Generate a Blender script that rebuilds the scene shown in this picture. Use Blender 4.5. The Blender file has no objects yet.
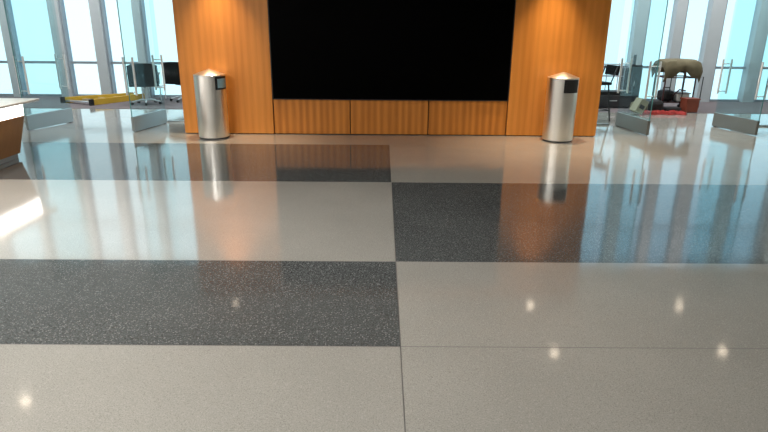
import bpy, bmesh, math, random
from mathutils import Vector, Matrix
random.seed(7)
PI = math.pi
COL = bpy.context.scene.collection
WY = 8.31          # plane of the wood feature wall
GY = 9.36          # plane of the glass front
WINY = 12.7        # plane of the curtain wall
CEIL = 2.6

# ------------------------------------------------------------ materials
def nmat(name):
    m = bpy.data.materials.new(name); m.use_nodes = True
    nt = m.node_tree; b = nt.nodes['Principled BSDF']
    return m, nt, b

def plain(name, col, rough=.5, metal=0., spec=.5, emis=None, es=0., var=.08, scale=6):
    m, nt, b = nmat(name)
    tc = nt.nodes.new('ShaderNodeTexCoord'); n = nt.nodes.new('ShaderNodeTexNoise')
    n.inputs['Scale'].default_value = scale; n.inputs['Detail'].default_value = 3
    r = nt.nodes.new('ShaderNodeValToRGB')
    r.color_ramp.elements[0].position = .3; r.color_ramp.elements[1].position = .7
    r.color_ramp.elements[0].color = (*[c*(1-var) for c in col], 1)
    r.color_ramp.elements[1].color = (*[min(1, c*(1+var)) for c in col], 1)
    nt.links.new(tc.outputs['Object'], n.inputs['Vector'])
    nt.links.new(n.outputs['Fac'], r.inputs['Fac'])
    nt.links.new(r.outputs['Color'], b.inputs['Base Color'])
    b.inputs['Roughness'].default_value = rough; b.inputs['Metallic'].default_value = metal
    b.inputs['Specular IOR Level'].default_value = spec
    if emis:
        b.inputs['Emission Color'].default_value = (*emis, 1); b.inputs['Emission Strength'].default_value = es
    return m

def wood(name, c0, c1, rough=.38, stripe=6.0, wv=.13):
    m, nt, b = nmat(name)
    tc = nt.nodes.new('ShaderNodeTexCoord')
    mp = nt.nodes.new('ShaderNodeMapping'); mp.inputs['Scale'].default_value = (1, 1, .06)
    nt.links.new(tc.outputs['Object'], mp.inputs['Vector'])
    n1 = nt.nodes.new('ShaderNodeTexNoise'); n1.inputs['Scale'].default_value = stripe; n1.inputs['Detail'].default_value = 2
    n2 = nt.nodes.new('ShaderNodeTexNoise'); n2.inputs['Scale'].default_value = stripe*9; n2.inputs['Detail'].default_value = 4
    w = nt.nodes.new('ShaderNodeTexWave'); w.wave_type = 'BANDS'; w.bands_direction = 'X'
    w.inputs['Scale'].default_value = 3.2; w.inputs['Distortion'].default_value = 2.2; w.inputs['Detail'].default_value = 2
    for n in (n1, n2, w): nt.links.new(mp.outputs['Vector'], n.inputs['Vector'])
    a = nt.nodes.new('ShaderNodeMath'); a.operation = 'MULTIPLY_ADD'; a.inputs[1].default_value = .55
    a2 = nt.nodes.new('ShaderNodeMath'); a2.operation = 'MULTIPLY_ADD'; a2.inputs[1].default_value = .22
    a3 = nt.nodes.new('ShaderNodeMath'); a3.operation = 'MULTIPLY'; a3.inputs[1].default_value = wv
    nt.links.new(w.outputs['Fac'], a3.inputs[0])
    nt.links.new(n2.outputs['Fac'], a2.inputs[0]); nt.links.new(a3.outputs[0], a2.inputs[2])
    nt.links.new(n1.outputs['Fac'], a.inputs[0]); nt.links.new(a2.outputs[0], a.inputs[2])
    r = nt.nodes.new('ShaderNodeValToRGB')
    r.color_ramp.elements[0].position = .22+wv*.4; r.color_ramp.elements[1].position = .50+wv*.9
    r.color_ramp.elements[0].color = (*c0, 1); r.color_ramp.elements[1].color = (*c1, 1)
    nt.links.new(a.outputs[0], r.inputs['Fac']); nt.links.new(r.outputs['Color'], b.inputs['Base Color'])
    b.inputs['Roughness'].default_value = rough; b.inputs['Specular IOR Level'].default_value = .35
    return m

def terrazzo(name, base, chipA, chipB, amtA, amtB, rough=.07, scale=85, cloud=.06, ior=2.5, fine_c=.18, fine_s=160):
    m, nt, b = nmat(name)
    N = nt.nodes.new; L = nt.links.new
    tc = N('ShaderNodeTexCoord')
    cl = N('ShaderNodeTexNoise'); cl.inputs['Scale'].default_value = 1.3; cl.inputs['Detail'].default_value = 4
    L(tc.outputs['Object'], cl.inputs['Vector'])
    def chips(sc, amt):
        v = N('ShaderNodeTexVoronoi'); v.inputs['Scale'].default_value = sc; v.inputs['Randomness'].default_value = 1
        L(tc.outputs['Object'], v.inputs['Vector'])
        sp = N('ShaderNodeSeparateColor'); L(v.outputs['Color'], sp.inputs['Color'])
        g = N('ShaderNodeMath'); g.operation = 'GREATER_THAN'; g.inputs[1].default_value = 1-amt
        L(sp.outputs['Red'], g.inputs[0])
        s = N('ShaderNodeMath'); s.operation = 'LESS_THAN'; s.inputs[1].default_value = .42/1
        L(v.outputs['Distance'], s.inputs[0])
        mu = N('ShaderNodeMath'); mu.operation = 'MULTIPLY'; L(g.outputs[0], mu.inputs[0]); L(s.outputs[0], mu.inputs[1])
        return mu.outputs[0]
    fine = N('ShaderNodeTexNoise'); fine.inputs['Scale'].default_value = fine_s; fine.inputs['Detail'].default_value = 2
    L(tc.outputs['Object'], fine.inputs['Vector'])
    mr = N('ShaderNodeMapRange'); mr.inputs[1].default_value = .3; mr.inputs[2].default_value = .7
    mr.inputs[3].default_value = 1-fine_c; mr.inputs[4].default_value = 1+fine_c
    L(fine.outputs['Fac'], mr.inputs[0])
    mr2 = N('ShaderNodeMapRange'); mr2.inputs[1].default_value = .3; mr2.inputs[2].default_value = .7
    mr2.inputs[3].default_value = 1-cloud; mr2.inputs[4].default_value = 1+cloud
    L(cl.outputs['Fac'], mr2.inputs[0])
    mm = N('ShaderNodeMath'); mm.operation = 'MULTIPLY'; L(mr.outputs[0], mm.inputs[0]); L(mr2.outputs[0], mm.inputs[1])
    vm = N('ShaderNodeVectorMath'); vm.operation = 'SCALE'; vm.inputs[0].default_value = base; L(mm.outputs[0], vm.inputs['Scale'])
    m1 = N('ShaderNodeMix'); m1.data_type = 'RGBA'; L(chips(scale, amtA), m1.inputs[0]); L(vm.outputs[0], m1.inputs[6]); m1.inputs[7].default_value = (*chipA, 1)
    m2 = N('ShaderNodeMix'); m2.data_type = 'RGBA'; L(chips(scale*1.7, amtB), m2.inputs[0]); L(m1.outputs[2], m2.inputs[6]); m2.inputs[7].default_value = (*chipB, 1)
    L(m2.outputs[2], b.inputs['Base Color'])
    rr = N('ShaderNodeMapRange'); rr.inputs[3].default_value = rough*.8; rr.inputs[4].default_value = rough*1.25
    L(cl.outputs['Fac'], rr.inputs[0]); L(rr.outputs[0], b.inputs['Roughness'])
    b.inputs['IOR'].default_value = ior; b.inputs['Specular IOR Level'].default_value = .5
    # very faint waviness of the polish
    bn = N('ShaderNodeTexNoise'); bn.inputs['Scale'].default_value = 2.2; bn.inputs['Detail'].default_value = 2
    L(tc.outputs['Object'], bn.inputs['Vector'])
    bp = N('ShaderNodeBump'); bp.inputs['Strength'].default_value = .05; bp.inputs['Distance'].default_value = .02
    L(bn.outputs['Fac'], bp.inputs['Height']); L(bp.outputs['Normal'], b.inputs['Normal'])
    return m

def glass(name, tint, refl=.5):
    m = bpy.data.materials.new(name); m.use_nodes = True; nt = m.node_tree; nt.nodes.clear()
    o = nt.nodes.new('ShaderNodeOutputMaterial'); t = nt.nodes.new('ShaderNodeBsdfTransparent')
    t.inputs[0].default_value = (*tint, 1)
    g = nt.nodes.new('ShaderNodeBsdfGlossy'); g.inputs['Roughness'].default_value = .02
    fr = nt.nodes.new('ShaderNodeFresnel'); fr.inputs[0].default_value = 1.45
    mu = nt.nodes.new('ShaderNodeMath'); mu.operation = 'MULTIPLY'; mu.inputs[1].default_value = refl
    mx = nt.nodes.new('ShaderNodeMixShader')
    nt.links.new(fr.outputs[0], mu.inputs[0]); nt.links.new(mu.outputs[0], mx.inputs[0])
    nt.links.new(t.outputs[0], mx.inputs[1]); nt.links.new(g.outputs[0], mx.inputs[2])
    nt.links.new(mx.outputs[0], o.inputs[0])
    return m

def brushed(name, col, rough=.3):
    m, nt, b = nmat(name)
    tc = nt.nodes.new('ShaderNodeTexCoord'); mp = nt.nodes.new('ShaderNodeMapping')
    mp.inputs['Scale'].default_value = (60, 60, 1.5)
    n = nt.nodes.new('ShaderNodeTexNoise'); n.inputs['Scale'].default_value = 3; n.inputs['Detail'].default_value = 2
    nt.links.new(tc.outputs['Object'], mp.inputs['Vector']); nt.links.new(mp.outputs['Vector'], n.inputs['Vector'])
    r = nt.nodes.new('ShaderNodeMapRange'); r.inputs[3].default_value = rough*.8; r.inputs[4].default_value = rough*1.2
    nt.links.new(n.outputs['Fac'], r.inputs[0]); nt.links.new(r.outputs[0], b.inputs['Roughness'])
    b.inputs['Base Color'].default_value = (*col, 1); b.inputs['Metallic'].default_value = 1
    return m

M = dict(
    light=terrazzo('light_terrazzo', (.325, .314, .285), (.385, .37, .34), (.235, .225, .20), .12, .16, rough=.085, scale=110),
    dark=terrazzo('dark_terrazzo', (.078, .084, .084), (.22, .225, .22), (.022, .024, .024), .24, .40, rough=.08, scale=110, cloud=.1, ior=1.57, fine_c=.55, fine_s=110),
    joint=plain('joint', (.07, .065, .06), .4),
    carpet=plain('carpet', (.17, .145, .15), .95, spec=.1, var=.25, scale=60),
    wall=plain('wall_paint', (.72, .70, .66), .7),
    ceil=plain('ceiling_paint', (.78, .77, .74), .8),
    wood=wood('wood_panel', (.54, .195, .030), (.70, .275, .052)),
    wood2=wood('wood_panel_low', (.42, .14, .018), (.64, .24, .040), stripe=9, wv=.28),
    woodd=wood('wood_desk', (.32, .15, .05), (.44, .22, .08)),
    black=plain('screen_black', (.0004, .0004, .0004), .4, spec=.02),
    gap=plain('shadow_gap', (.02, .008, .003), .8),
    steel=brushed('brushed_steel', (.92, .90, .85), .32),
    rail=brushed('satin_rail_cool', (.42, .46, .47), .42),
    raild=brushed('satin_rail_warm', (.27, .26, .235), .45),
    chrome=plain('pale_metal', (.80, .83, .85), .3, metal=.35),
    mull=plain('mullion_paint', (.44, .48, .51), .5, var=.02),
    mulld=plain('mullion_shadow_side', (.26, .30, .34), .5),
    dgray=plain('dark_grey', (.045, .045, .05), .6),
    blackp=plain('black_plastic', (.008, .008, .009), .5),
    mesh=plain('black_fabric', (.005, .006, .007), .85, spec=.2),
    grey=plain('grey_fabric', (.30, .32, .33), .8),
    glass=glass('door_glass', (.86, .955, .965), .10),
    wglass=glass('window_glass', (.94, .98, 1.), .5),
    sglass=glass('sidelight_glass', (.93, .985, .99), .12),
    gedge=plain('glass_edge', (.10, .28, .28), .2),
    counter=plain('counter_white', (.80, .76, .70), .3),
    band=plain('lit_band', (.85, .84, .80), .35, emis=(1, .97, .92), es=4.0),
    yellow=plain('yellow_fibreglass', (.56, .34, .03), .45),
    alu=plain('aluminium', (.62, .64, .67), .3, metal=.8),
    olive=plain('beige_padding', (.16, .135, .085), .85, spec=.2, var=.2),
    beige=plain('beige_card', (.36, .32, .22), .8),
    red=plain('red_cloth', (.32, .02, .015), .8, var=.3, scale=20),
    orange=plain('orange_plastic', (.22, .045, .02), .5),
    maroon=plain('dark_maroon_tube', (.06, .012, .012), .35),
    white=plain('white_plastic', (.80, .80, .78), .4),
    flap_refl=plain('flap_blue_reflection', (.30, .48, .55), .25),  # pale blue reflected light painted into the left bin's flap colour
    lamp=plain('downlight_lens', (1, 1, 1), .5, emis=(1, .82, .62), es=9),
    trimw=plain('trim_white', (.75, .75, .73), .5),
    panel=plain('fill_panel_glow', (1, 1, 1), .5, emis=(1, .95, .88), es=3.0),
)

# ------------------------------------------------------------ helpers
def tag(o, label=None, cat=None, group=None, kind=None):
    if label: o['label'] = label
    if cat: o['category'] = cat
    if group: o['group'] = group
    if kind: o['kind'] = kind
    return o

class MB:
    def __init__(s): s.bm = bmesh.new()
    def _add(s, vs, fs, mi=0):
        b = [s.bm.verts.new(v) for v in vs]
        for f in fs:
            try:
                fc = s.bm.faces.new([b[i] for i in f]); fc.material_index = mi
            except ValueError: pass
    def box(s, x0, x1, y0, y1, z0, z1, mi=0, M4=None):
        vs = [Vector((x, y, z)) for z in (z0, z1) for y in (y0, y1) for x in (x0, x1)]
        if M4: vs = [M4 @ v for v in vs]
        s._add(vs, [(0,2,3,1),(4,5,7,6),(0,1,5,4),(2,6,7,3),(0,4,6,2),(1,3,7,5)], mi); return s
    def poly(s, pts, mi=0): s._add(pts, [tuple(range(len(pts)))], mi); return s
    def tube(s, pts, r, seg=10, mi=0, closed=False):
        pts = [Vector(p) for p in pts]; n = len(pts); rings = []
        for i, p in enumerate(pts):
            a = pts[(i-1) % n] if (i > 0 or closed) else p
            c = pts[(i+1) % n] if (i < n-1 or closed) else p
            t = (c-a).normalized()
            up = Vector((0,0,1)) if abs(t.z) < .95 else Vector((1,0,0))
            u = t.cross(up).normalized(); v = t.cross(u).normalized()
            rr = r[i] if isinstance(r, (list, tuple)) else r
            rings.append([s.bm.verts.new(p + rr*(math.cos(k*2*PI/seg)*u + math.sin(k*2*PI/seg)*v)) for k in range(seg)])
        for i in range(n if closed else n-1):
            A, B = rings[i], rings[(i+1) % n]
            for k in range(seg):
                f = s.bm.faces.new((A[k], A[(k+1)%seg], B[(k+1)%seg], B[k])); f.material_index = mi
        if not closed:
            for R in (rings[0], rings[-1]):
                f = s.bm.faces.new(R); f.material_index = mi
        return s
    def lathe(s, prof, c=(0,0), seg=48, mi=0):
        rings = []
        for r, z in prof:
            if r < 1e-6: rings.append([s.bm.verts.new((c[0], c[1], z))])
            else: rings.append([s.bm.verts.new((c[0]+r*math.cos(k*2*PI/seg), c[1]+r*math.sin(k*2*PI/seg), z)) for k in range(seg)])
        for A, B in zip(rings, rings[1:]):
            for k in range(seg):
                a = A if len(A) == 1 else (A[k], A[(k+1)%seg]); b = B if len(B) == 1 else (B[(k+1)%seg], B[k])
                vs = list(a)+list(b)
                if len(vs) >= 3:
                    f = s.bm.faces.new(vs); f.material_index = mi
        return s
    def prism(s, pts, ax, lo, hi, mi=0):
        """extrude a 2-D polygon along axis ax (0 x, 1 y, 2 z)"""
        def mk(p, h):
            q = list(p); q.insert(ax, h); return Vector(q)
        n = len(pts)
        vs = [mk(p, lo) for p in pts] + [mk(p, hi) for p in pts]
        fs = [tuple(range(n)), tuple(range(2*n-1, n-1, -1))] + [(i, (i+1)%n, n+(i+1)%n, n+i) for i in range(n)]
        s._add(vs, fs, mi); return s
    def xf(s, m4): bmesh.ops.transform(s.bm, matrix=m4, verts=s.bm.verts); return s
    def build(s, name, mats, parent=None, bevel=0, smooth=False, loc=None):
        bmesh.ops.recalc_face_normals(s.bm, faces=s.bm.faces)
        me = bpy.data.meshes.new(name)
        if smooth:
            for f in s.bm.faces: f.smooth = True
        s.bm.to_mesh(me); s.bm.free()
        for m in (mats if isinstance(mats, (list, tuple)) else [mats]): me.materials.append(m)
        if smooth:
            try: me.set_sharp_from_angle(angle=math.radians(40))
            except Exception: pass
        o = bpy.data.objects.new(name, me); COL.objects.link(o)
        if loc: o.location = loc
        if parent: o.parent = parent
        if bevel:
            b = o.modifiers.new('bevel', 'BEVEL'); b.width = bevel; b.segments = 2; b.limit_method = 'ANGLE'
        return o

def empty(name, loc, label, cat, group=None, rz=0):
    o = bpy.data.objects.new(name, None); COL.objects.link(o); o.location = loc; o.rotation_euler[2] = rz
    o.empty_display_size = .1
    return tag(o, label, cat, group)

def struct(o): o['kind'] = 'structure'; return o

# ------------------------------------------------------------ setting
# floor: hand-laid terrazzo fields, joints 5 mm
XS = .098; g = .0025
X0, X1, Y0 = -9., 9., -5.
fl = MB()
def q(x0, x1, y0, y1, mi, z=0.): fl.poly([(x0,y0,z),(x1,y0,z),(x1,y1,z),(x0,y1,z)], mi)
R_ = [Y0, 2.493, 3.572, 5.645, 7.585, 10.85]
left = [0, 1, 0, 1, 0]; right = [0, 0, 1, 0, 0]
for i in range(5):
    q(X0, XS-g, R_[i]+g, R_[i+1]-g, left[i]); q(XS+g, X1, R_[i]+g, R_[i+1]-g, right[i])
q(XS-g, XS+g, Y0, 5.645, 2); q(XS-g, XS+g, 5.645, 7.585, 0); q(XS-g, XS+g, 7.585, 10.85, 0)
for i, y in enumerate(R_[1:-1]):
    q(X0, XS-g, y-g, y+g, 2 if i < 2 else 0); q(XS+g, X1, y-g, y+g, 2 if i == 0 else 0)
struct(fl.build('floor', [M['light'], M['dark'], M['joint']]))
c = MB(); c.box(X0, X1, 10.85, WINY+.2, -.05, .006)
struct(c.build('trim_1', M['carpet']))          # carpeted strip along the windows
# ceiling of the lobby and the taller one over the window side
c = MB(); c.box(X0, X1, Y0, GY+.1, CEIL, CEIL+.1); struct(c.build('ceiling', M['ceil']))
c = MB(); c.box(X0, X1, GY+.1, WINY+.3, 5.0, 5.1); struct(c.build('ceiling_high', M['ceil']))
c = MB(); c.box(X0, X1, GY+.1, GY+.16, CEIL, 5.0); struct(c.build('wall_bulkhead', M['wall']))
c = MB(); c.box(X0-.1, X0, Y0, WINY+.3, 0, 5.0); struct(c.build('wall_left', M['wall']))
c = MB(); c.box(X1, X1+.1, Y0, WINY+.3, 0, 5.0); struct(c.build('wall_right', M['wall']))
c = MB(); c.box(X0, X1, Y0-.1, Y0, 0, CEIL); struct(c.build('wall_back', M['wall']))

# ------------------------------------------------------------ wood feature wall
WL, WR = -2.858, 3.105
TL, TR = -1.565, 1.797
c = MB(); c.box(WL+.02, WR-.02, WY+.05, GY-.25, 0, CEIL)
core = struct(c.build('wall_front', M['gap']))
def panel(name, x0, x1, z0, z1, y=WY, m='wood'):
    c = MB(); c.box(x0, x1, y, y+.05, z0, z1)
    return struct(c.build(name, M[m], core, bevel=.003))
panel('side_panel', WL, TL-.006, .012, CEIL)
panel('side_panel', TR+.006, WR, .012, CEIL)
js = [TL, -.462, .665, TR]
for a, b in zip(js, js[1:]):
    panel('lower_panel', a+.007, b-.007, .012, .500, WY+.012, 'wood2')
panel('top_panel', TL, TR, 2.42, CEIL, WY+.012)
c = MB(); c.box(WL-.0, WL+.02, WY+.05, GY-.25, .012, CEIL); struct(c.build('end_panel', M['wood'], core))
c = MB(); c.box(WR-.02, WR, WY+.05, GY-.25, .012, CEIL); struct(c.build('end_panel', M['wood'], core))
c = MB(); c.box(WL+.01, WR-.01, WY+.03, WY+.06, 0, .012); struct(c.build('plinth', M['gap'], core))
t = empty('video_screen', ((TL+TR)/2, WY, .503), 'huge blank black video screen set into the wood wall', 'screen')
W = (TR-TL)/2
c = MB(); c.box(-W+.004, W-.004, -.012, .0, 0, 1.91); c.build('display_glass', M['black'], t)
c = MB(); c.box(-W, W, -.016, .0, -.0, .012); c.box(-W, W, -.016, .0, 1.90, 1.912)
c.box(-W, -W+.012, -.016, .0, .012, 1.90); c.box(W-.012, W, -.016, .0, .012, 1.90); c.build('bezel', M['blackp'], t)

# ------------------------------------------------------------ curtain wall
mul = [(-8.93,-8.73),(-7.93,-7.74),(-6.90,-6.64),(-6.04,-5.79),(-5.17,-4.97),(-4.32,-4.12),(-3.1,-2.9),(-1.5,-1.3),(0,.2),(1.6,1.8),(3.1,3.3),(4.3,4.5),
       (5.24,5.52),(6.06,6.30),(6.78,7.10),(7.78,8.06),(8.85,9.0)]
for i, (a, b) in enumerate(mul):
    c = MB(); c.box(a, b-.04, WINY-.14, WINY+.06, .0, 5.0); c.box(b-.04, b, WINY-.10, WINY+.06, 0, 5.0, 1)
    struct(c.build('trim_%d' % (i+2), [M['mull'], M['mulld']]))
edges = mul
for i in range(len(edges)-1):
    a, b = edges[i][1], edges[i+1][0]
    c = MB()
    c.box(a, b, WINY-.03, WINY+.03, .006, .05); c.box(a, b, WINY-.04, WINY+.03, .695, .745)
    c.box(a, b, WINY-.04, WINY+.03, 2.9, 2.95); c.box(a, b, WINY-.03, WINY+.03, 4.94, 5.0)
    w = struct(c.build('window_%d' % (i+1), M['mulld']))
    for z0, z1 in ((.05, .695), (.745, 2.9), (2.95, 4.94)):
        c = MB(); c.box(a, b, WINY, WINY+.01, z0, z1); struct(c.build('pane', M['wglass'], w))

# ------------------------------------------------------------ glass front: fixed lights and header
c = MB(); c.box(X0, X1, GY-.05, GY+.05, 2.46, CEIL); struct(c.build('trim_19', M['trimw']))
def fixed(n, x0, x1):
    c = MB(); c.box(x0, x1, GY-.02, GY+.02, 0, .025); c.box(x0, x1, GY-.02, GY+.02, 2.44, 2.46)
    w = struct(c.build('window_%d' % n, M['rail']))
    c = MB(); c.box(x0+.005, x1-.005, GY-.006, GY+.006, .025, 2.44)
    struct(c.build('pane', M['sglass'], w))
fixed(20, WL-.72, WL-.0); fixed(21, X0, -5.06)
fixed(22, WR, 3.70); fixed(23, 5.42, X1)

# doors: leaf length .86, swung into the lobby; near end carries the pulls
def glass_door(far, near, label, rm='rail'):
    far, near = Vector(far), Vector(near); d = near-far; L = d.length
    ang = math.atan2(d.y, d.x)
    t = empty('glass_door', (far.x, far.y, 0), label, 'door', None, ang)
    c = MB(); c.box(.0, L, -.006, .006, .215, 2.36); c.build('glass_panel', [M['glass']], t)
    c = MB(); c.box(L, L+.003, -.007, .007, .215, 2.36); c.build('glass_edge', M['gedge'], t)
    c = MB(); c.box(0, L, -.022, .022, .012, .225); c.build('bottom_rail', M[rm], t, bevel=.003)
    c = MB(); c.box(0, L, -.022, .022, 2.36, 2.44); c.build('top_rail', M['rail'], t, bevel=.003)
    c = MB(); c.lathe([(0,0),(.018,0),(.018,.014),(0,.014)], (.05,0), 16); c.build('pivot', M['dgray'], t)
    for x in (L-.065, .06):
        for s in (1, -1):
            c = MB(); y = .075*s
            c.tube([(x, y, .53), (x, y, 1.06)], .015, 12)
            for z in (.57, .99): c.tube([(x, .004*s, z), (x, y, z)], .008, 8)
            c.build('pull_handle', M['chrome'], t, smooth=True)
    return t
glass_door((-4.985, 9.28), (-5.205, 8.42), 'open glass door nearest the reception desk, beyond its counter tip')
glass_door((-3.46, 9.22), (-3.63, 8.37), 'open glass door in front of the two black office chairs')
glass_door((3.80, 9.32), (3.905, 8.40), 'open glass door between the wood wall and the draped cart', 'raild')
glass_door((5.385, 9.34), (5.545, 8.46), 'open glass door at the far right of the photo, right of the draped cart', 'raild')

# ------------------------------------------------------------ reception desk (runs along Y)
dk = empty('reception_desk', (-4.6, 5.2, 0), 'reception desk with leaning wood front, white lit band and pale counter top', 'desk')
o = (-4.6, 5.2)
def dp(pts, y0, y1): return [(p[0]-o[0], p[1]) for p in pts], 1, y0-o[1], y1-o[1]
ya, yb = 3.2, 6.66
c = MB(); c.prism(*dp([(-5.0,.0),(-4.275,.0),(-4.275,.055),(-5.0,.055)], ya+.05, yb-.02)); c.build('toe_kick', M['rail'], dk)
c = MB(); c.prism(*dp([(-5.05,.055),(-4.255,.055),(-4.125,.495),(-5.05,.495)], ya, yb)); c.build('wood_front', M['woodd'], dk, bevel=.003)
c = MB(); c.prism(*dp([(-5.05,.497),(-4.13,.497),(-4.12,.648),(-5.05,.648)], ya, yb)); c.build('lit_band', M['band'], dk)
c = MB(); c.prism(*dp([(-5.1,.65),(-3.99,.65),(-3.97,.665),(-3.97,.68),(-5.1,.68)], ya-.05, yb+.09)); c.build('countertop', M['counter'], dk, bevel=.004)

# ------------------------------------------------------------ waste bins
def bin_(loc, az, label, flapmat):
    t = empty('waste_bin', loc, label, 'trash can', 'steel bins against the wood wall')
    r = .208
    c = MB(); c.lathe([(0,.02),(r,.02),(r,.855),(r-.006,.858),(0,.858)], seg=64); c.build('body', M['steel'], t, smooth=True)
    c = MB(); c.lathe([(0,.0),(r-.012,.0),(r-.012,.02),(0,.02)], seg=64); c.build('base_ring', M['dgray'], t, smooth=True)
    c = MB(); c.lathe([(r+.002,.848),(r+.003,.860),(r-.004,.866),(.015,.934),(0,.937)], seg=64)
    c.build('lid', M['steel'], t, smooth=True)
    def arc(a0, a1, z0, z1, rad, th=.004, mi=0, n=12):
        c = MB()
        for i in range(n):
            b0 = a0+(a1-a0)*i/n; b1 = a0+(a1-a0)*(i+1)/n
            P = lambda a, R, z: Vector((R*math.sin(a), -R*math.cos(a), z))
            c._add([P(b0,rad,z0),P(b1,rad,z0),P(b1,rad,z1),P(b0,rad,z1),P(b0,rad+th,z0),P(b1,rad+th,z0),P(b1,rad+th,z1),P(b0,rad+th,z1)],
                   [(0,1,2,3),(4,5,6,7),(0,1,5,4),(2,3,7,6),(0,3,7,4),(1,2,6,5)])
        return c
    h = math.radians(31)
    f = arc(az-h, az+h, .672, .845, r-.001, .006).build('opening_frame', M['blackp'], t)
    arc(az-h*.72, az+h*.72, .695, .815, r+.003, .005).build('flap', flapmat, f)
    return t
bin_((-2.365, 8.05, 0), math.radians(66), 'brushed steel cylindrical bin with flap coloured as a pale blue reflection, left of the black screen', M['flap_refl'])
bin_((2.465, 8.02, 0), math.radians(20), 'brushed steel cylindrical bin with black flap, right of the black screen', M['blackp'])

# ------------------------------------------------------------ ceiling downlights
for i, (x, y) in enumerate([(-2.25, 8.06), (2.32, 8.02), (4.65, 8.06), (2.30, 6.66), (4.57, 6.72), (-4.05, 5.57)]):
    where = ['above the left steel bin', 'above the right steel bin', 'above the right-hand glass doors',
             'in front of the right steel bin', 'at the far right, nearest the camera on that side', 'above the reception desk'][i]
    t = empty('downlight', (x, y, CEIL), 'small round recessed downlight ' + where, 'ceiling light', 'recessed downlights in the low ceiling')
    c = MB(); c.lathe([(.055,-.001),(.075,-.001),(.078,-.006),(.055,-.008),(.055,-.001)], seg=24); c.build('trim_ring', M['trimw'], t)
    c = MB(); c.lathe([(0,-.004),(.05,-.004),(.05,-.002),(0,-.002)], seg=24); c.build('lens', M['lamp'], t)
    l = bpy.data.lights.new('spot', 'SPOT'); l.energy = (260, 260, 150, 70, 25, 90)[i]; l.color = (1, .76, .50) if i < 2 else (1, .9, .78)
    l.spot_size = math.radians(76 if i < 2 else 120); l.spot_blend = 1; l.shadow_soft_size = .05
    lo = bpy.data.objects.new('downlight_lamp', l); COL.objects.link(lo); lo.location = (x, y, CEIL-.03); lo.rotation_euler = (math.radians(-9) if i < 2 else 0, 0, 0)
# unseen fill light panels added over the lobby (behind and above the viewpoint)
for i, (x, y) in enumerate([(-3.4, 0), (0, 0), (5, 0), (-3.4, 3.6), (0, 3.6), (5, 3.6)]):
    c = MB(); c.box(-.9, .9, -.6, .6, -.02, 0)
    o_ = c.build('fill_panel', M['trimw'], loc=(x, y, CEIL))
    tag(o_, 'flat unseen panel added over the lobby floor for fill light', 'ceiling light', 'added fill light panels over the lobby')
    l = bpy.data.lights.new('area', 'AREA'); l.shape = 'RECTANGLE'; l.size = 1.7; l.size_y = 1.1
    l.energy = (130, 36, 3, 120, 30, 3)[i]; l.color = (1, .97, .93)
    lo = bpy.data.objects.new('fill_panel_lamp', l); COL.objects.link(lo); lo.location = (x, y, CEIL-.03)

for i, x in enumerate((-6.6, -2.2, 2.2, 6.6)):  # unseen fill lights added to brighten the space beyond the glass
    c = MB(); c.box(-1.2, 1.2, -.3, .3, -.02, 0)
    o_ = c.build('high_fill_panel', M['trimw'], loc=(x, 11.0, 5.0))
    tag(o_, 'long flat panel added on the high ceiling for fill light along the windows', 'ceiling light', 'added fill light panels over the window strip')
    l = bpy.data.lights.new('area', 'AREA'); l.shape = 'RECTANGLE'; l.size = 2.3; l.size_y = .5
    l.energy = 120; l.color = (1, .99, .97)
    lo = bpy.data.objects.new('high_fill_lamp', l); COL.objects.link(lo); lo.location = (x, 11.0, 4.95)

# ------------------------------------------------------------ stepladder lying on the carpet
def bar(c, a, b, w, h, mi=0):
    """box section from a to b (xy), width w, from z to z+h"""
    a, b = Vector(a), Vector(b); d = (b-a); L = d.length; d.normalize(); n = Vector((-d.y, d.x, 0)).normalized()
    vs = []
    for z in (0, h):
        for p in (a, b):
            for s in (-1, 1): vs.append(p + n*s*w/2 + Vector((0,0,z)))
    c._add(vs, [(0,1,3,2),(4,6,7,5),(0,2,6,4),(1,5,7,3),(0,4,5,1),(2,3,7,6)], mi); return c
lad = empty('stepladder', (-5.5, 11.7, .006), 'yellow stepladder with aluminium steps lying on the carpet by the windows', 'ladder')
O = Vector((5.5, -11.7, 0))
A0, A1 = Vector((-5.62, 11.22, 0))+O, Vector((-5.02, 12.36, 0))+O
B0, B1 = Vector((-6.35, 11.55, 0))+O, Vector((-5.32, 12.50, 0))+O
bar(MB(), A0, A1, .035, .115).build('side_rail', M['yellow'], lad, bevel=.004)
bar(MB(), B0, B1, .035, .115).build('side_rail', M['yellow'], lad, bevel=.004)
for k in range(5):
    f = .06+.22*k; p = A0.lerp(A1, f); r = B0.lerp(B1, f)
    bar(MB(), p+Vector((0,0,.03)), r+Vector((0,0,.03)), .075, .03).build('step', M['alu'], lad)
for P, D in ((A0, A1-A0), (B0, B1-B0)):
    D = D.normalized(); bar(MB(), P-D*.03, P+D*.05, .05, .12).build('rubber_foot', M['blackp'], lad)

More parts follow.
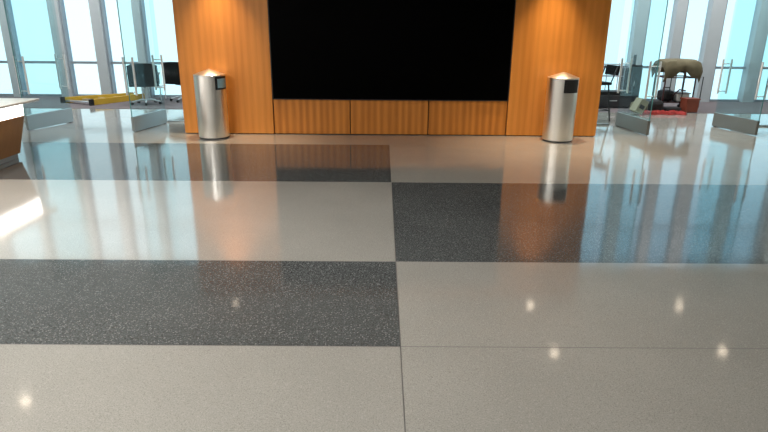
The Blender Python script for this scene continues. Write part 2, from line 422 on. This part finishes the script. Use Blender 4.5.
# ------------------------------------------------------------ office chairs
def office_chair(loc, rz, label, w=.5):
    t = empty('office_chair', loc, label, 'chair', 'black office chairs behind the glass', rz)
    for k in range(5):
        a = k*2*PI/5+.3; ux, uy = math.cos(a), math.sin(a)
        c = MB(); c.tube([(0,0,.085),(ux*.15,uy*.15,.08),(ux*.27,uy*.27,.055)], [.02,.016,.012], 8)
        leg = c.build('base_leg', M['chrome'], t, smooth=True)
        c = MB(); c.tube([(ux*.27-uy*.02,uy*.27+ux*.02,.027),(ux*.27+uy*.02,uy*.27-ux*.02,.027)], .026, 14)
        c.build('caster', M['blackp'], leg, smooth=True)
    c = MB(); c.tube([(0,0,.07),(0,0,.36)], .022, 12); c.build('gas_column', M['chrome'], t, smooth=True)
    c = MB(); s = .235
    pts = [(s*math.copysign(abs(math.cos(a))**.5, math.cos(a)), s*math.copysign(abs(math.sin(a))**.5, math.sin(a))) for a in [i*2*PI/28 for i in range(28)]]
    c.prism(pts, 2, .36, .43); c.build('seat', M['mesh'], t, bevel=.02)
    c = MB(); n = 10
    for i in range(n):       # gently curved back
        a0, a1 = -1+2*i/n, -1+2*(i+1)/n
        y0, y1 = .20-.05*a0*a0*-1, .20-.05*a1*a1*-1
        y0, y1 = .25-.05*a0*a0, .25-.05*a1*a1
        t0, t1 = .80-.05*abs(a0)**3, .80-.05*abs(a1)**3
        c._add([(w/2*a0,y0,.36),(w/2*a1,y1,.36),(w/2*a1,y1+.05,t1),(w/2*a0,y0+.05,t0),
                (w/2*a0,y0+.035,.36),(w/2*a1,y1+.035,.36),(w/2*a1,y1+.08,t1),(w/2*a0,y0+.08,t0)],
               [(0,1,2,3),(5,4,7,6),(0,4,5,1),(3,2,6,7),(0,3,7,4),(1,5,6,2)])
    c.build('backrest', M['mesh'], t, smooth=True)
    c = MB(); c.tube([(0,.1,.34),(0,.27,.36),(0,.30,.6)], .018, 8); c.build('back_support', M['dgray'], t, smooth=True)
    for s in (-1, 1):
        c = MB(); c.tube([(s*.2,.03,.38),(s*.275,.03,.40),(s*.275,.03,.58)], .012, 8)
        c.box(s*.275-.03, s*.275+.03, -.12, .12, .58, .605); c.build('armrest', M['grey'], t, bevel=.008)
    return t
office_chair((-4.66, 11.50, .006), math.radians(200), 'black office chair with chrome star base behind the glass door, further from the wood wall', .54)
office_chair((-4.09, 12.05, .006), math.radians(170), 'black office chair beside the wood wall edge, seen behind glass', .56)
# low side table with white papers between the chairs
t = empty('side_table', (-4.80, 12.28, .006), 'low white side table between the two black office chairs', 'table')
c = MB(); c.box(-.22,.22,-.16,.16,.27,.29); c.build('table_top', M['white'], t, bevel=.004)
for sx in (-1,1):
    for sy in (-1,1):
        c = MB(); c.tube([(sx*.19,sy*.13,0),(sx*.19,sy*.13,.27)], .011, 8); c.build('leg', M['chrome'], t)

# ------------------------------------------------------------ tall stool by the wood edge
t = empty('stool', (3.63, 9.92, 0), 'tall black stool with small backrest beside the wood wall edge', 'stool', None, math.radians(-70))
c = MB(); c.box(-.17,.17,-.17,.17,.60,.645); c.build('seat', M['mesh'], t, bevel=.015)
c = MB(); c.box(-.16,.16,.17,.20,.78,.94, M4=Matrix.Rotation(-.12,4,'X')); c.build('backrest', M['mesh'], t, bevel=.01)
for s in (-1,1):
    c = MB(); c.tube([(s*.14,.15,.60),(s*.15,.26,.90)], .011, 8); c.build('back_post', M['blackp'], t)
    for r in (-1,1):
        c = MB(); c.tube([(s*.13,r*.13,.60),(s*.19,r*.19,.0)], .013, 8); c.build('leg', M['blackp'], t)
c = MB(); c.tube([(-.175,-.175,.18),(.175,-.175,.18),(.175,.175,.18),(-.175,.175,.18)], .009, 8, closed=True); c.build('foot_ring', M['blackp'], t)

# ------------------------------------------------------------ cart with padded cover, right
ct = empty('utility_cart', (5.57, 11.35, .006), 'dark tube utility cart with beige padded cover over its top rail', 'cart')
def rt(pts, r, name, m, seg=8, closed=False): 
    c = MB(); c.tube(pts, r, seg, closed=closed); return c.build(name, M[m], ct, smooth=True)
for y in (-.22, .22):
    rt([(-.21,y,.06),(-.21,y,.80),(-.17,y,.88),(.30,y,.88),(.36,y,.80),(.36,y,.06)], .015, 'end_frame', 'maroon')
for z in (.16, .62):
    rt([(-.21,-.22,z),(.36,-.22,z),(.36,.22,z),(-.21,.22,z)], .011, 'shelf_rail', 'maroon', closed=True)
c = MB(); c.box(-.20,.35,-.21,.21,.155,.17); c.build('shelf', M['dgray'], ct)
rt([(-.05,-.23,.17),(-.02,-.23,.30),(.08,-.23,.40),(.20,-.23,.38)], .013, 'handle_tube', 'maroon')
for x in (-.1,.15):
    rt([(x,-.22,.17),(x,-.22,.62)], .009, 'brace', 'blackp')
for x in (-.21,.36):
    for y in (-.22,.22):
        c = MB(); c.tube([(x,y-.015,.04),(x,y+.015,.04)], .04, 16); c.build('wheel', M['blackp'], ct, smooth=True)
rt([(.36,-.22,.62),(.50,-.22,.64),(.50,-.22,.05)], .009, 'side_hoop', 'blackp')
# padded cover: a thick saddle over the top, front drop slanting, sagging hem
c = MB(); nu, nv = 18, 14; grid = []
for i in range(nu+1):
    u = i/nu; x = -.27+.69*u; ed = min(u, 1-u); row = []
    lift = .015*math.sin(PI*u) - .10*max(0, (.09-ed)/.09)**2
    drop = .24 + .02*math.sin(u*9) - .09*(u > .25)*(u < .75)*math.sin((u-.25)/.5*PI)
    for j in range(nv+1):
        v = j/nv*2-1
        if abs(v) < .45: y = v/.45*.24; z = .915+lift-.03*abs(v/.45)**3
        else:
            k = (abs(v)-.45)/.55; y = math.copysign(.24+.035*math.sin(k*PI), v); z = .885+lift-(drop if v < 0 else .2)*k
        row.append(c.bm.verts.new((x, y, z)))
    grid.append(row)
for i in range(nu):
    for j in range(nv): c.bm.faces.new((grid[i][j],grid[i+1][j],grid[i+1][j+1],grid[i][j+1]))
cv = c.build('padded_cover', M['olive'], ct, smooth=True)
s_ = cv.modifiers.new('s','SOLIDIFY'); s_.thickness = .03; s_.offset = 1
# things in and around it
def soft(name, loc, dims, m, label, cat, rz=0, ry=0, bev=.03, kids=None):
    c = MB(); c.box(-dims[0]/2,dims[0]/2,-dims[1]/2,dims[1]/2,0,dims[2])
    t_ = empty(name, loc, label, cat, None, rz); t_.rotation_euler[1] = ry
    c.build('body', M[m], t_, bevel=bev)
    return t_
b = soft('storage_crate', (5.81,10.98,.006), (.25,.22,.25), 'orange', 'orange red plastic crate on the floor at the right end of the cart', 'crate', .1, 0, .02)
c = MB(); c.box(-.135,.135,-.12,.12,.235,.262); c.build('rim', M['orange'], b, bevel=.006)
b = soft('storage_tub', (5.77,11.30,.176), (.24,.30,.15), 'white', 'white plastic tub on the lower shelf of the cart', 'tub', .0)
c = MB(); c.box(-.13,.13,-.16,.16,.145,.165); c.build('lid', M['grey'], b, bevel=.006)
b = soft('tool_bag', (5.50,11.33,.176), (.22,.32,.20), 'blackp', 'black tool bag on the cart shelf, left of the white tub', 'bag', .0, 0, .05)
c = MB(); c.tube([(-.08,0,.17),(-.06,0,.25),(.06,0,.25),(.08,0,.17)], .012, 8); c.build('handle', M['blackp'], b)
b = soft('duffel_bag', (5.16,10.95,.006), (.26,.2,.22), 'blackp', 'black duffel bag on the floor at the left front of the cart', 'bag', .2, 0, .07)
c = MB(); c.tube([(-.09,0,.2),(-.07,0,.28),(.07,0,.28),(.09,0,.2)], .012, 8); c.build('handle', M['blackp'], b)
b = soft('black_bundle', (5.62,11.3,.634), (.32,.20,.09), 'blackp', 'x', 'bundle'); 
b.location = (5.48,10.98,.006); b['label'] = 'flat black folded bundle on the floor in front of the cart'
b = soft('carton', (4.62,10.55,.055), (.16,.20,.25), 'beige', 'small beige carton tipped on its edge behind the glass door', 'box', .15, math.radians(28), .006)
c = MB(); c.box(-.05,.05,-.1025,-.1005,.08,.15); c.build('dark_print', M['dgray'], b)
b = soft('backpack', (4.86,10.98,.006), (.30,.24,.18), 'olive', 'olive brown backpack slumped on the floor behind the beige carton', 'bag', -.2, 0, .06)
c = MB(); c.tube([(-.1,-.12,.04),(-.1,-.15,.12),(-.08,-.10,.19)], .012, 8); c.build('strap', M['blackp'], b)
# red cloth crumpled on floor
c = MB(); n = 26; gr = []
for i in range(n+1):
    row = []
    for j in range(9):
        x = 4.78+.82*i/n; y = 10.60+.19*j/8 + .03*math.sin(i*.7)
        z = .010+.03*abs(math.sin(i*.9+j*.7))+.03*abs(math.sin(i*.5-j*1.7))
        if j in (0, 8) or i in (0, n): z = .004
        row.append(c.bm.verts.new((x, y, z)))
    gr.append(row)
for i in range(n):
    for j in range(8): c.bm.faces.new((gr[i][j],gr[i+1][j],gr[i+1][j+1],gr[i][j+1]))
tag(c.build('red_cloth', M['red'], smooth=True), 'crumpled red cloth lying on the floor in front of the cart', 'cloth')

# shelving rack and floor-standing monitor behind the right glass door
rk = empty('wire_rack', (4.56, 12.1, .006), 'thin metal wire rack behind the glass door right of the wood wall', 'rack')
for x in (-.36, -.02, .34):
    for y in (-.16, .16):
        c = MB(); c.tube([(x,y,0),(x,y,.82)], .009, 8); c.build('post', M['mulld'], rk)
for z in (.12, .57, .80):
    c = MB()
    for y in (-.16,-.08,0,.08,.16): c.tube([(-.36,y,z),(.34,y,z)], .006, 6)
    c.tube([(-.36,-.16,z),(-.36,.16,z)], .006, 6); c.tube([(.34,-.16,z),(.34,.16,z)], .006, 6)
    c.build('wire_shelf', M['mulld'], rk)
ms = empty('monitor_stand', (5.06, 11.92, .006), 'black monitor on a tall dark post behind the glass door', 'monitor')
c = MB(); c.tube([(0,0,.03),(0,0,1.0)], .028, 14); c.build('post', M['dgray'], ms)
c = MB(); c.lathe([(0,0),(.14,0),(.14,.015),(.04,.03),(0,.03)], seg=28); c.build('base', M['dgray'], ms)
c = MB(); c.box(-.07,.15,-.06,-.03,.60,.80); sc = c.build('screen', M['blackp'], ms, bevel=.005)
lk = empty('storage_locker', (5.22, 12.36, .006), 'dark grey upright locker behind the monitor, seen through glass', 'cabinet')
c = MB(); c.box(-.20,.16,-.13,.13,.03,.72); c.build('carcass', M['dgray'], lk, bevel=.006)
for x0, x1 in ((-.195,-.024),(-.018,.155)):
    c = MB(); c.box(x0,x1,-.145,-.131,.05,.70); d = c.build('door', M['blackp'], lk, bevel=.003)
    c = MB(); c.tube([(x1-.03 if x0 < -.1 else x0+.03, -.158, z) for z in (.36,.46)], .006, 8); c.build('handle', M['alu'], d)
for x in (-.17,.13):
    c = MB(); c.box(x-.02,x+.02,-.1,.1,0,.03); c.build('foot', M['blackp'], lk)
cb = empty('equipment_case', (4.55, 11.55, .006), 'low black equipment case on the carpet under the wire rack', 'case')
c = MB(); c.box(-.42,.34,-.14,.14,.02,.26); c.build('lower_shell', M['dgray'], cb, bevel=.015)
c = MB(); c.box(-.42,.34,-.14,.14,.264,.33); c.build('lid', M['blackp'], cb, bevel=.015)
c = MB(); c.tube([(-.1,-.145,.15),(-.1,-.17,.15),(.04,-.17,.15),(.04,-.145,.15)], .008, 8); c.build('handle', M['alu'], cb)
for x in (-.36,.28):
    c = MB(); c.box(x-.03,x+.03,-.12,.12,0,.02); c.build('foot', M['blackp'], cb)

# ------------------------------------------------------------ sky and daylight
w = bpy.data.worlds.new('World'); bpy.context.scene.world = w; w.use_nodes = True
nt = w.node_tree; bg = nt.nodes['Background']
tc = nt.nodes.new('ShaderNodeTexCoord'); sp = nt.nodes.new('ShaderNodeSeparateXYZ'); rp = nt.nodes.new('ShaderNodeValToRGB')
mr = nt.nodes.new('ShaderNodeMapRange'); mr.inputs[1].default_value = -.3; mr.inputs[2].default_value = .6
nt.links.new(tc.outputs['Generated'], sp.inputs[0]); nt.links.new(sp.outputs['Z'], mr.inputs[0]); nt.links.new(mr.outputs[0], rp.inputs['Fac'])
rp.color_ramp.elements[0].color = (.62, .90, 1.0, 1); rp.color_ramp.elements[1].color = (.42, .72, 1.0, 1)
e = rp.color_ramp.elements.new(.33); e.color = (.66, .95, 1.0, 1)
mx = nt.nodes.new('ShaderNodeMix'); mx.data_type = 'RGBA'; mrx = nt.nodes.new('ShaderNodeMapRange')
mrx.inputs[1].default_value = .5; mrx.inputs[2].default_value = -.4; mrx.inputs[3].default_value = 0; mrx.inputs[4].default_value = .75
nt.links.new(sp.outputs['X'], mrx.inputs[0]); nt.links.new(mrx.outputs[0], mx.inputs[0])
nt.links.new(rp.outputs['Color'], mx.inputs[6]); mx.inputs[7].default_value = (.80, .98, 1.0, 1)
nt.links.new(mx.outputs[2], bg.inputs['Color']); bg.inputs['Strength'].default_value = 1.3
l = bpy.data.lights.new('portal', 'AREA'); l.shape = 'RECTANGLE'; l.size = 17.8; l.size_y = 4.9; l.cycles.is_portal = True
lo = bpy.data.objects.new('window_portal', l); COL.objects.link(lo); lo.location = (0, WINY+.25, 2.5); lo.rotation_euler = (-PI/2, 0, 0)

# ------------------------------------------------------------ camera
f, p, y, r = 574.48, math.radians(18.2437), math.radians(.2556), math.radians(.4805)
F = Vector((math.sin(y)*math.cos(p), math.cos(y)*math.cos(p), -math.sin(p)))
Rt = Vector((math.cos(y), -math.sin(y), 0)); Up = Rt.cross(F)
a = math.cos(r)*Rt + math.sin(r)*Up; b = -math.sin(r)*Rt + math.cos(r)*Up
cd = bpy.data.cameras.new('camera'); cam = bpy.data.objects.new('camera', cd); COL.objects.link(cam)
cd.sensor_width = 36; cd.lens = f/768*36; cd.clip_start = .05
m4 = Matrix(((a.x, b.x, -F.x, 0), (a.y, b.y, -F.y, 0), (a.z, b.z, -F.z, 1.5), (0, 0, 0, 1)))
cam.matrix_world = m4
sc = bpy.context.scene; sc.camera = cam
sc.view_settings.view_transform = 'Standard'; sc.view_settings.look = 'None'
sc.view_settings.exposure = .2; sc.view_settings.gamma = 1
try:
    sc.cycles.use_denoising = True; sc.cycles.transparent_max_bounces = 16; sc.cycles.max_bounces = 10
    sc.cycles.sample_clamp_indirect = 6
except Exception: pass
